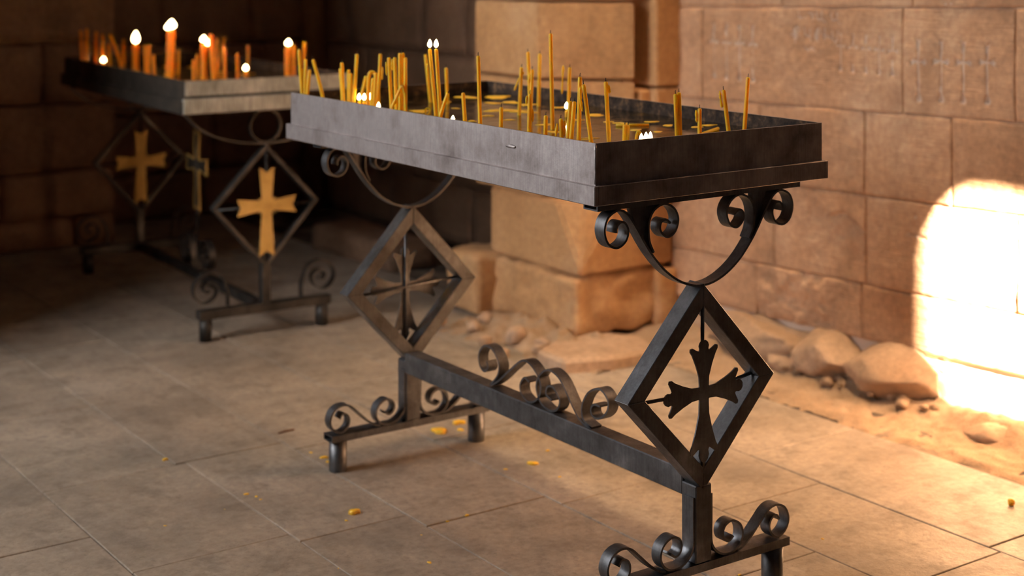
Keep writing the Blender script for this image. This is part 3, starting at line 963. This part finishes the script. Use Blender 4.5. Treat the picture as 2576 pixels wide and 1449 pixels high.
def far_stand():
    W, L, H = .568, 1.27, .83
    ox, oy, rz = .235, 2.375, -math.radians(2.5)
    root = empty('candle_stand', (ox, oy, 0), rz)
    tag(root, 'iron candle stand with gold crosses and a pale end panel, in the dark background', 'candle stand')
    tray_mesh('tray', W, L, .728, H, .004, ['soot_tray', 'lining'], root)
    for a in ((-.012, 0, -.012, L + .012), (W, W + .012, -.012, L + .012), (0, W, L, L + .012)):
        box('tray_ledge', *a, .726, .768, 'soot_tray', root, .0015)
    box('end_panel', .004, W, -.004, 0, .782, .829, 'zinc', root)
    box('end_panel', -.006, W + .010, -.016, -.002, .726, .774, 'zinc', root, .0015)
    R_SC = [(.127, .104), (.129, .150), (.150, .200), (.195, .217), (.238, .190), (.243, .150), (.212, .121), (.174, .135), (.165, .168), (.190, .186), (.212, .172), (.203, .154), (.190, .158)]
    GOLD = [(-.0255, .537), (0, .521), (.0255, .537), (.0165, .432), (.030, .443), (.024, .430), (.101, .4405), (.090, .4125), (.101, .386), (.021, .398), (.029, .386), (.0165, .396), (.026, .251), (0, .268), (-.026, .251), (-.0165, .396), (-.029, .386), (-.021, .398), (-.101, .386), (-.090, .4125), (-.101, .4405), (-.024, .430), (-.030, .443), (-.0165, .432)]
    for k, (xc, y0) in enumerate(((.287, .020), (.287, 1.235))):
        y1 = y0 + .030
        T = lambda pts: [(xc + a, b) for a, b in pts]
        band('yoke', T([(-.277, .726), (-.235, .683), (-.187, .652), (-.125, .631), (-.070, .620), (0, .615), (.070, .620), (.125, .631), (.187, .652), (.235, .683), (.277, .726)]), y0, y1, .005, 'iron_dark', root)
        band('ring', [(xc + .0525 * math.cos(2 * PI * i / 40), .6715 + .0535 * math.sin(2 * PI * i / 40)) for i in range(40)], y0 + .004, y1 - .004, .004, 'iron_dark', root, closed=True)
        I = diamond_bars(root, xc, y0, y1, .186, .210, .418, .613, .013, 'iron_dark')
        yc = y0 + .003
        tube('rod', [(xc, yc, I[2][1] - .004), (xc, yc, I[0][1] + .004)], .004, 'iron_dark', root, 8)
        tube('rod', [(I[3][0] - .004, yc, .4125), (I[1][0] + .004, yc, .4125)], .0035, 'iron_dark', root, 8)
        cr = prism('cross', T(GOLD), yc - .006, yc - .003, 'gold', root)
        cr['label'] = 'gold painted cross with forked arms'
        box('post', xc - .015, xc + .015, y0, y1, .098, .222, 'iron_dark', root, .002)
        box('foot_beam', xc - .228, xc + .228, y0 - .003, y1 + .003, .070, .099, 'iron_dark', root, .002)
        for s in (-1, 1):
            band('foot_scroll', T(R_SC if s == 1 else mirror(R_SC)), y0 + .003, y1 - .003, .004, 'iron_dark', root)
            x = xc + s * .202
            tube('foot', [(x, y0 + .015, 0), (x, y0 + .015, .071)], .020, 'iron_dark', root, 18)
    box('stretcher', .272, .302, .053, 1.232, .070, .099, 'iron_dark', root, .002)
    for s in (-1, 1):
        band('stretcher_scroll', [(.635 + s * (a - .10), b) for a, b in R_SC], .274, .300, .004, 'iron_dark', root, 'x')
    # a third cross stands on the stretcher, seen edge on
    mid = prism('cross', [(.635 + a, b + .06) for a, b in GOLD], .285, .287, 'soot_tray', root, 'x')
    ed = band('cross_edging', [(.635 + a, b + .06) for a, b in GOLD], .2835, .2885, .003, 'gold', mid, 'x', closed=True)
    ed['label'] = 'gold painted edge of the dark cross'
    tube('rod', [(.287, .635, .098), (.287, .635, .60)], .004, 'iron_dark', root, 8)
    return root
far_stand()

def water(name, x0, x1, y0, y1, z, label, loc=(0, 0, 0), rz=0):
    nx, ny = 24, 48
    v = [(x0 + (x1 - x0) * i / nx, y0 + (y1 - y0) * j / ny, z + .0006 * fbm((i * .8, j * .8, z), 2)) for i in range(nx + 1) for j in range(ny + 1)]
    n = len(v)
    f = [(i * (ny + 1) + j, (i + 1) * (ny + 1) + j, (i + 1) * (ny + 1) + j + 1, i * (ny + 1) + j + 1) for i in range(nx) for j in range(ny)]
    o = mk(name, v, f, 'water', None, True)
    o.location = loc
    o.rotation_euler = (0, 0, rz)
    return tag(o, label, 'water')
water('tray_water', .0045, .5635, .0045, 1.1735, .872, 'dark waxy water filling the foreground candle tray')
water('tray_water', .0045, .5635, .0045, 1.2655, .800, 'dark waxy water glowing in the background candle tray', (.235, 2.375, 0), -math.radians(2.5))

# ================================================================== CANDLES
ORD = ['first', 'second', 'third', 'fourth', 'fifth', 'sixth', 'seventh', 'eighth', 'ninth', 'tenth', 'eleventh', 'twelfth', 'thirteenth', 'fourteenth', 'fifteenth', 'sixteenth', 'seventeenth', 'eighteenth', 'nineteenth']
def ordinal(i):
    if i < 19:
        return ORD[i]
    tens = {2: 'twenty', 3: 'thirty', 4: 'forty', 5: 'fifty', 6: 'sixty'}[(i + 1) // 10]
    u = (i + 1) % 10
    return tens + '-' + ORD[u - 1] if u else {'twenty': 'twentieth', 'thirty': 'thirtieth', 'forty': 'fortieth', 'fifty': 'fiftieth', 'sixty': 'sixtieth'}[tens]

FL_V = None
def flame_mesh(parent, top, h, r, power):
    """teardrop flame on the wick plus the light it gives"""
    prof = [(0, 0), (.50, .06), (.86, .17), (1, .31), (.96, .45), (.82, .60), (.60, .75), (.32, .90), (.05, 1.0)]
    S = 12
    v, f = [], []
    for a, b in prof:
        for k in range(S):
            t = 2 * PI * k / S
            v.append((top[0] + r * max(a, .02) * math.cos(t) + .12 * r * b * b, top[1] + r * max(a, .02) * math.sin(t), top[2] + b * h))
    for i in range(len(prof) - 1):
        for k in range(S):
            f.append((i * S + k, i * S + (k + 1) % S, (i + 1) * S + (k + 1) % S, (i + 1) * S + k))
    f += [tuple(range(S)), tuple(range((len(prof) - 1) * S, len(prof) * S))]
    o = mk('flame', v, f, 'flame', parent, True)
    o['label'] = 'bright candle flame'
    ld = bpy.data.lights.new('flame_light', 'POINT')
    ld.energy = power
    ld.color = (1.0, .50, .16)
    ld.shadow_soft_size = r
    lo = bpy.data.objects.new('flame_light', ld)
    COL.objects.link(lo)
    lo.parent = parent
    lo.location = (top[0], top[1], top[2] + h * .45)
    return o

def candle(path, r, seed, lit=False, mat='wax', wick=True, fl=(.020, .0052), power=.5, z0=None, curve=0.0):
    rn = random.Random(seed)
    path = [Vector(p) for p in path]
    base = path[0].copy()
    dn = Vector(base)
    if z0 is not None:
        d = (path[1] - path[0])
        k = (base.z - z0) / max(d.z, 1e-4)
        base = path[0] - d * min(k, .6)
        base.z = z0
    pts = [base - Vector(base)] + [p - base for p in path]
    if len(path) == 2:
        a, b = Vector((0, 0, 0)), path[1] - base
        pts = []
        n = 9
        side = Vector((.82, -.57, 0))
        for i in range(n):
            t = i / (n - 1)
            pts.append(a.lerp(b, t) + side * curve * math.sin(PI * t))
    else:
        pts = [Vector((0, 0, 0))] + [p - base for p in catmull([tuple(p) for p in path], 4)]
    n = len(pts)
    rad = [r * (1.06 - .08 * i / n + rn.uniform(-.03, .05)) for i in range(n)]
    t = (pts[-1] - pts[-2]).normalized()
    tip = pts[-1]
    pts = pts[:-1] + [tip - t * r * .9, tip - t * r * .25, tip]
    rad = rad[:-1] + [r * 1.02, r * .85, r * .35]
    o = tube('candle', pts, rad, mat, None, 12, loc=tuple(base))
    if wick:
        wl_ = .007 if not lit else .005
        tube('wick', [tip - t * .001, tip + t * wl_ * .6, tip + t * wl_ + Vector((.001, .0005, 0))], [.0008, .0007, .0005], 'wick', o, 6)
    if lit:
        flame_mesh(o, tip + Vector((0, 0, .003)), fl[0], fl[1], power)
    return o

def drip(parent, pts, r, seed, name='wax_drip'):
    rn = random.Random(seed)
    c = catmull(pts, 5)
    rad = [r * rn.uniform(.6, 1.25) * (1 if 0 < i < len(c) - 1 else .5) for i in range(len(c))]
    return tube(name, c, rad, 'wax', parent, 8)

T1 = [((0.0171, 1.1498, 0.872), (0.0095, 1.1551, 1.0038)), ((0.0203, 1.1467, 0.872), (0.0224, 1.1452, 0.9811)), ((0.0162, 1.1518, 0.872), (0.0162, 1.1518, 0.9583)), ((0.0215, 1.1402, 0.872), (0.028, 1.1356, 0.9559)), ((0.0471, 1.1047, 0.872), (0.0275, 1.1185, 0.9816)), ((0.0528, 1.0131, 0.872), (0.0491, 1.0157, 0.9794)), ((0.0651, 1.038, 0.872), (0.0593, 1.042, 0.9634)), ((0.05, 0.985, 0.872), (0.05, 0.985, 0.9647)), ((0.036, 0.9505, 0.872), (0.036, 0.9505, 0.9594)), ((0.0817, 1.0189, 0.872), (0.0883, 1.0143, 0.9982)), ((0.1272, 1.0763, 0.872), (0.1421, 1.0658, 0.9401)), ((0.0933, 0.9384, 0.872), (0.1034, 0.9314, 1.0023)), ((0.0644, 0.8923, 0.872), (0.0672, 0.8903, 0.9637)), ((0.061, 0.8993, 0.872), (0.0639, 0.8973, 0.9508)), ((0.1451, 1.0103, 0.872), (0.1434, 1.0115, 0.9241)), ((0.0522, 0.7923, 0.872), (0.0463, 0.7965, 1.0042)), ((0.08, 0.8197, 0.872), (0.0767, 0.822, 1.0015)), ((0.0561, 0.7632, 0.872), (0.0553, 0.7638, 1.0153)), ((0.065, 0.7664, 0.872), (0.065, 0.7664, 1.0157)), ((0.0521, 0.7348, 0.872), (0.0521, 0.7348, 1.0076)), ((0.292, 1.0161, 0.872), (0.2818, 1.0233, 0.9882)), ((0.065, 0.6274, 0.872), (0.0525, 0.6361, 1.031)), ((0.0591, 0.6015, 0.872), (0.0505, 0.6075, 1.0326)), ((0.3054, 0.9605, 0.872), (0.3023, 0.9627, 0.9594)), ((0.052, 0.5888, 0.872), (0.0633, 0.5809, 0.941)), ((0.0798, 0.5387, 0.872), (0.0755, 0.5417, 0.9442)), ((0.0583, 0.4512, 0.872), (0.0545, 0.4538, 1.027)), ((0.0662, 0.3905, 0.872), (0.0672, 0.3899, 0.9277)), ((0.304, 0.6626, 0.872), (0.3084, 0.6596, 0.9793)), ((0.3911, 0.7459, 0.872), (0.3888, 0.7475, 1.006)), ((0.2962, 0.6092, 0.872), (0.2998, 0.6067, 0.9787)), ((0.0813, 0.3148, 0.872), (0.0829, 0.3138, 0.959)), ((0.451, 0.7909, 0.872), (0.4533, 0.7892, 0.9965)), ((0.2039, 0.4024, 0.872), (0.2006, 0.4048, 1.0697)), ((0.0939, 0.2777, 0.872), (0.0947, 0.2771, 0.9194)), ((0.1179, 0.2556, 0.872), (0.1162, 0.2568, 0.9137)), ((0.404, 0.6126, 0.872), (0.4062, 0.611, 0.9781)), ((0.0669, 0.1705, 0.872), (0.0716, 0.1673, 0.9575)), ((0.0611, 0.154, 0.872), (0.0674, 0.1496, 0.9585)), ((0.0935, 0.1705, 0.872), (0.0955, 0.169, 1.0019)), ((0.0715, 0.1007, 0.872), (0.0583, 0.1099, 0.9938)), ((0.1053, 0.0924, 0.872), (0.0998, 0.0962, 0.9978)), ((0.1405, 0.0937, 0.872), (0.1423, 0.0924, 0.9158)), ((0.1445, 0.0927, 0.872), (0.1481, 0.0901, 0.9149)), ((0.2622, 0.0817, 0.872), (0.2592, 0.0838, 0.9673)), ((0.2694, 0.081, 0.872), (0.2671, 0.0826, 0.97)), ((0.3737, 0.1425, 0.872), (0.3737, 0.1425, 0.9281)), ((0.4014, 0.0866, 0.872), (0.3919, 0.0933, 0.9671)), ((0.4469, 0.0936, 0.872), (0.4537, 0.0888, 0.9894))]
LIT1 = {21, 22}
CURVE = {4: .004, 24: -.008, 11: .003, 29: .002}
DR = {28: [((.004, -.003, -.010), (-.006, .004, -.030), (-.013, .009, -.052))], 36: [((-.012, .008, .004), (-.013, .009, -.025), (-.014, .010, -.060))],
      40: [((-.005, .003, -.004), (-.005, .003, -.025), (-.002, .001, -.05))], 41: [((.005, -.003, -.006), (.006, -.004, -.022))],
      47: [((-.006, .004, -.002), (-.005, .003, -.018), (-.002, .002, -.035))], 46: [((-.006, .004, -.004), (-.005, .003, -.028))],
      31: [((-.005, .003, -.004), (-.006, .004, -.020)), ((.005, -.003, -.03), (.005, -.003, -.055))], 30: [((-.005, .003, -.006), (-.006, .004, -.03))],
      15: [((-.005, .003, -.01), (-.004, .003, -.04))], 16: [((-.005, .003, -.004), (-.004, .003, -.03))], 35: [((-.006, .004, -.01), (-.008, .006, -.035)), ((.006, -.004, -.004), (.006, -.004, -.035))],
      44: [((.005, -.003, -.01), (.004, -.003, -.06))], 21: [((-.004, .003, -.03), (-.004, .003, -.06))], 11: [((.003, -.004, -.03), (.002, -.004, -.06))]}
right = Vector((math.cos(.6114), -math.sin(.6114), 0))
fwd = Vector((math.sin(.6114), math.cos(.6114), 0))
def scr(p):
    d = Vector(p) - cam.location
    return d.dot(right) / d.dot(fwd)
near = []
for i, (b, t) in enumerate(T1):
    h = t[2] - b[2]
    lit = i in LIT1
    o = candle([b, t], .0040, 100 + i, lit=lit, z0=.815, curve=CURVE.get(i, 0.0), fl=(.0175, .0046), power=1.2)
    for k, ps in enumerate(DR.get(i, [])):
        top = Vector(t) - o.location
        drip(o, [tuple(top + Vector(p)) for p in ps], .0026, i * 3 + k)
    lean = (Vector(t) - Vector(b)).xy.length / h
    look = 'lit' if lit else ('tall' if h > .125 else 'short stub of a' if h < .062 else 'leaning' if lean > .14 else 'slim')
    near.append((scr(t), o, look, 'yellow candle'))
HK1 = [(0.0861, 0.9598, 0.8637), (0.0868, 0.9592, 0.9142), (0.0876, 0.9587, 0.9417), (0.0898, 0.9571, 0.9555), (0.0943, 0.954, 0.9592), (0.0988, 0.9508, 0.9555), (0.1003, 0.9498, 0.9491)]
HK2 = [(0.0523, 0.7319, 0.8729), (0.0516, 0.7324, 0.8928), (0.0502, 0.7334, 0.9248), (0.0467, 0.7358, 0.9429), (0.0424, 0.7388, 0.9412), (0.0367, 0.7428, 0.9248), (0.0261, 0.7502, 0.8962), (0.0212, 0.7537, 0.8780)]
LOOP = [(0.174, 0.0982, 0.8725), (0.1746, 0.0978, 0.8892), (0.1764, 0.0965, 0.8982), (0.1789, 0.0948, 0.8989), (0.1807, 0.0935, 0.893), (0.1813, 0.0931, 0.875)]
CURL = [(0.1122, 0.7465, 0.8735), (0.1108, 0.7475, 0.8880), (0.1143, 0.745, 0.8923), (0.1186, 0.742, 0.8888), (0.1179, 0.7425, 0.8818), (0.1136, 0.7455, 0.8783)]
for k, (p, r, lk) in enumerate(((HK1, .0040, 'drooping hooked'), (HK2, .0036, 'softened arch-bent'), (LOOP, .0030, 'small looped'), (CURL, .0016, 'thin curled'))):
    o = candle(p, r, 200 + k, wick=False, z0=.83)
    near.append((scr(p[2]), o, lk, 'yellow candle'))
# burning stubs, flames just above the rim
for k, (x, y, z) in enumerate(((0.0859, 1.0004, 0.900), (0.0957, 0.9935, 0.900), (0.1119, 0.9939, 0.900), (0.0423, 0.8349, 0.896), (0.0165, 0.4898, 0.899), (0.3672, 0.5712, 0.899), (0.1190, 0.0170, 0.902), (0.1284, 0.0150, 0.904), (0.1388, 0.0150, 0.904))):
    zt = z - .012
    o = candle([(x, y, .8715), (x, y, zt)], .0038, 230 + k, lit=True, z0=.83, fl=(.0155, .0043), power=.9)
    near.append((scr((x, y, z)), o, 'burnt-down lit', 'yellow candle'))
near.sort(key=lambda q: q[0])
for i, (_, o, lk, nm) in enumerate(near):
    tag(o, f'{lk} {nm} in the foreground tray, {ordinal(i)} from the left', 'candle', 'candles in the foreground tray')

T2 = [((0.3118, 3.5096, 0.8), (0.307, 3.513, 0.9371), 0), ((0.3154, 3.4777, 0.8), (0.3169, 3.4766, 0.9443), 0), ((0.3345, 3.4294, 0.8), (0.336, 3.4283, 0.9355), 0), ((0.385, 3.4903, 0.8), (0.3834, 3.4913, 0.9192), 0), ((0.4225, 3.5191, 0.8), (0.4193, 3.5214, 0.8805), 0), ((0.3687, 3.2847, 0.8), (0.3416, 3.3037, 0.9307), 0), ((0.4629, 3.4836, 0.8), (0.4629, 3.4836, 0.9004), 0), ((0.3721, 3.1293, 0.8), (0.3721, 3.1293, 0.9022), 2), ((0.3218, 2.9035, 0.8), (0.3191, 2.9055, 0.9115), 0), ((0.3174, 2.8654, 0.8), (0.3174, 2.8654, 0.9163), 0), ((0.3181, 2.8146, 0.8), (0.3138, 2.8176, 0.8839), 0), ((0.3306, 2.7188, 0.8), (0.3354, 2.7154, 0.9724), 2.3), ((0.4758, 2.993, 0.8), (0.4781, 2.9914, 0.8858), 0), ((0.3538, 2.5745, 0.8), (0.3538, 2.5745, 0.8806), 0), ((0.4911, 2.8588, 0.8), (0.49, 2.8595, 0.8773), 0), ((0.3862, 2.5653, 0.8), (0.3849, 2.5661, 0.9344), 1.6), ((0.4063, 2.5287, 0.8), (0.3965, 2.5356, 0.9641), 1.3), ((0.5581, 2.8525, 0.8), (0.5615, 2.8501, 0.9305), 0), ((0.7142, 3.1794, 0.8), (0.7324, 3.1667, 0.9125), 0), ((0.4428, 2.5265, 0.8), (0.4428, 2.5265, 0.9201), 0), ((0.4906, 2.531, 0.8), (0.4892, 2.532, 0.8997), 0), ((0.724, 2.9474, 0.8), (0.724, 2.9474, 0.8946), 0), ((0.6931, 2.5642, 0.8), (0.6918, 2.5652, 0.9115), 2), ((0.7642, 2.6633, 0.8), (0.7642, 2.6633, 0.912), 0), ((0.7715, 2.6002, 0.8), (0.7715, 2.6002, 0.9204), 0)]
far = []
for i, (b, t, wd) in enumerate(T2):
    lit = i in (7, 11, 15, 22)
    r = .0052 if wd == 0 else .0062 * wd
    fl = {7: (.044, .013), 11: (.032, .016), 15: (.022, .011), 22: (.022, .011)}.get(i, (.02, .006))
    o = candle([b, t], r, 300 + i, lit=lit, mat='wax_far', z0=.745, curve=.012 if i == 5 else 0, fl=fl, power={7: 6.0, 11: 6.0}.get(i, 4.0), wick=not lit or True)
    if i == 15:
        flame_mesh(o, Vector(t) - o.location + Vector((.012, -.009, -.008)), .020, .010, 1.5)
    if i == 11:
        flame_mesh(o, Vector(t) - o.location + Vector((-.010, .007, 0)), .022, .010, 1.5)
    lk = 'thick lit' if lit else 'bent' if i == 5 else 'stout' if wd else 'leaning' if i == 18 else 'slim'
    far.append((scr(t), o, lk, 'orange candle'))
for k, (x, y, z) in enumerate(((0.368, 3.4407, 0.83), (0.6375, 2.7835, 0.83))):
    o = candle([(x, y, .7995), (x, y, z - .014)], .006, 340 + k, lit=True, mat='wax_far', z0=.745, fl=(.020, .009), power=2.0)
    far.append((scr((x, y, z)), o, 'burnt-down lit', 'orange candle'))
far.sort(key=lambda q: q[0])
for i, (_, o, lk, nm) in enumerate(far):
    tag(o, f'{lk} {nm} in the background tray, {ordinal(i)} from the left', 'candle', 'candles in the background tray')

# ---------------- wax scraps afloat and crumbs on the floor
def scrap(name, x, y, rw, rd, z, th, seed, mat):
    rn = random.Random(seed)
    n = 14
    ph = [rn.uniform(0, 6.28) for _ in range(4)]
    v = []
    for lay, (k, dz) in enumerate(((1.0, 0), (.93, th), (.45, th * 1.25))):
        for i in range(n):
            a = 2 * PI * i / n
            m = 1 + .28 * math.sin(2 * a + ph[0]) + .18 * math.sin(3 * a + ph[1]) + .14 * math.sin(5 * a + ph[2])
            p = right * (rw * m * k * math.cos(a)) + fwd * (rd * m * k * math.sin(a))
            v.append((p.x, p.y, dz))
    f = [tuple(range(n - 1, -1, -1)), tuple(range(2 * n, 3 * n))]
    for l in range(2):
        for i in range(n):
            f.append((l * n + i, l * n + (i + 1) % n, (l + 1) * n + (i + 1) % n, (l + 1) * n + i))
    return mk(name, v, f, mat, None, True, (x, y, z))
S1 = [(0.5, 1.034, 0.0388, 0.0504), (0.454, 0.908, 0.024, 0.0312), (0.407, 0.917, 0.0191, 0.0249), (0.336, 0.767, 0.0411, 0.0396), (0.353, 0.713, 0.0271, 0.0258), (0.479, 0.742, 0.0158, 0.0206), (0.444, 0.567, 0.0222, 0.0289), (0.436, 1.078, 0.0274, 0.0356), (0.268, 0.868, 0.0102, 0.0132), (0.169, 0.863, 0.0273, 0.0355), (0.154, 0.626, 0.0103, 0.0134), (0.456, 0.837, 0.0189, 0.0246), (0.232, 0.599, 0.0129, 0.0168), (0.385, 0.446, 0.0111, 0.0144), (0.391, 0.413, 0.0144, 0.0187), (0.461, 0.392, 0.0128, 0.0166), (0.446, 0.321, 0.0125, 0.0163), (0.355, 0.248, 0.0097, 0.0126), (0.341, 0.299, 0.0122, 0.0159), (0.183, 0.368, 0.0186, 0.0241), (0.171, 0.241, 0.0179, 0.0233), (0.329, 1.007, 0.0125, 0.0163), (0.237, 0.692, 0.015, 0.0195), (0.242, 0.482, 0.0168, 0.0184), (0.352, 0.515, 0.0129, 0.0168), (0.153, 1.049, 0.0189, 0.0246), (0.475, 0.265, 0.0124, 0.0162), (0.52, 0.275, 0.0143, 0.0184)]
for i, (x, y, rw, rd) in enumerate(S1):
    tag(scrap('wax_scrap', x, y, rw, rd * .7, .8716, .0012, 500 + i, 'crumb'), 'flat yellow wax scrap floating on the foreground tray water', 'wax', 'wax scraps on the foreground water')
def fallen(p, q, r, label):
    o = tube('candle', [Vector((0, 0, 0)), (Vector(q) - Vector(p)) * .5, Vector(q) - Vector(p)], r, 'wax', None, 10, loc=p)
    tag(o, label, 'candle', 'candles in the foreground tray')
fallen((.330, .118, .8745), (.480, .205, .8745), .0036, 'fallen yellow candle lying on the water at the right end of the foreground tray')
fallen((.345, .370, .8745), (.405, .335, .8745), .0030, 'short fallen candle piece afloat near the middle of the foreground tray')
for i in range(14):
    rn = random.Random(700 + i)
    x, y = rn.uniform(.30, .74), rn.uniform(2.5, 3.45)
    tag(scrap('wax_scrap', x, y, rn.uniform(.012, .03), rn.uniform(.012, .03), .7993, .0025, 600 + i, 'wax_far'), 'orange-lit wax scrap floating on the background tray water', 'wax', 'wax scraps on the background water')  # orange glow of the far water is put into the scrap colour
CR = [(0.439, 1.208, 0.0205), (0.518, 1.237, 0.0146), (0.49, 1.188, 0.0082), (0.101, 1.2, 0.0078), (0.094, 1.166, 0.0058), (0.093, 1.253, 0.0039), (-0.019, 0.836, 0.0131), (0.491, 0.87, 0.0105), (0.417, 0.878, 0.0038), (0.58, 0.93, 0.0044), (-0.151, 1.052, 0.0041), (-0.151, 1.03, 0.0031), (-0.163, 1.078, 0.0054), (-0.223, 1.41, 0.0068), (-0.028, 0.508, 0.0048), (0.177, 0.681, 0.0048), (0.123, 0.677, 0.003), (0.491, 0.762, 0.0033), (-0.055, 0.807, 0.0035), (0.036, 0.643, 0.0021), (0.548, 0.255, 0.0025), (0.717, 0.139, 0.0029), (0.444, 0.103, 0.0039), (-0.193, 0.59, 0.002), (-0.243, 1.02, 0.0022), (-0.389, 1.004, 0.003)]
for i, (x, y, r) in enumerate(CR):
    big = r > .012
    o = scrap('wax_crumb', x, y, r, r * .75, -.0005, min(.008, r * .55), 800 + i, 'crumb')
    if i == 0:
        tag(o, 'largest yellow wax spill on the floor behind the rear foot beam', 'wax')
    else:
        tag(o, 'small crumb of yellow wax dropped on the stone floor', 'wax', 'wax crumbs on the floor')
bead = rock('wax_bead', (1.205, .034, .0075), (.0085, .0085, .0085), 'crumb', 3, .06, .0, sub=3)
tag(bead, 'round orange wax bead on the bright paving slab at the far right', 'wax')
tw = tube('twig', [(0, 0, 0), (.022, .002, .002), (.046, .001, .001)], [.0022, .003, .0018], 'wood', None, 7, loc=(.092, 1.431, .0025))
tag(tw, 'short brown splinter on the floor left of the rear scroll', 'twig')
tw = tube('twig', [(0, 0, 0), (-.010, -.03, .006), (-.016, -.065, -.002)], [.002, .003, .0015], 'wood', None, 7, loc=(1.645, .60, .137))
tag(tw, 'dry twig jutting from the wall foot at the edge of the sunlit patch', 'twig')
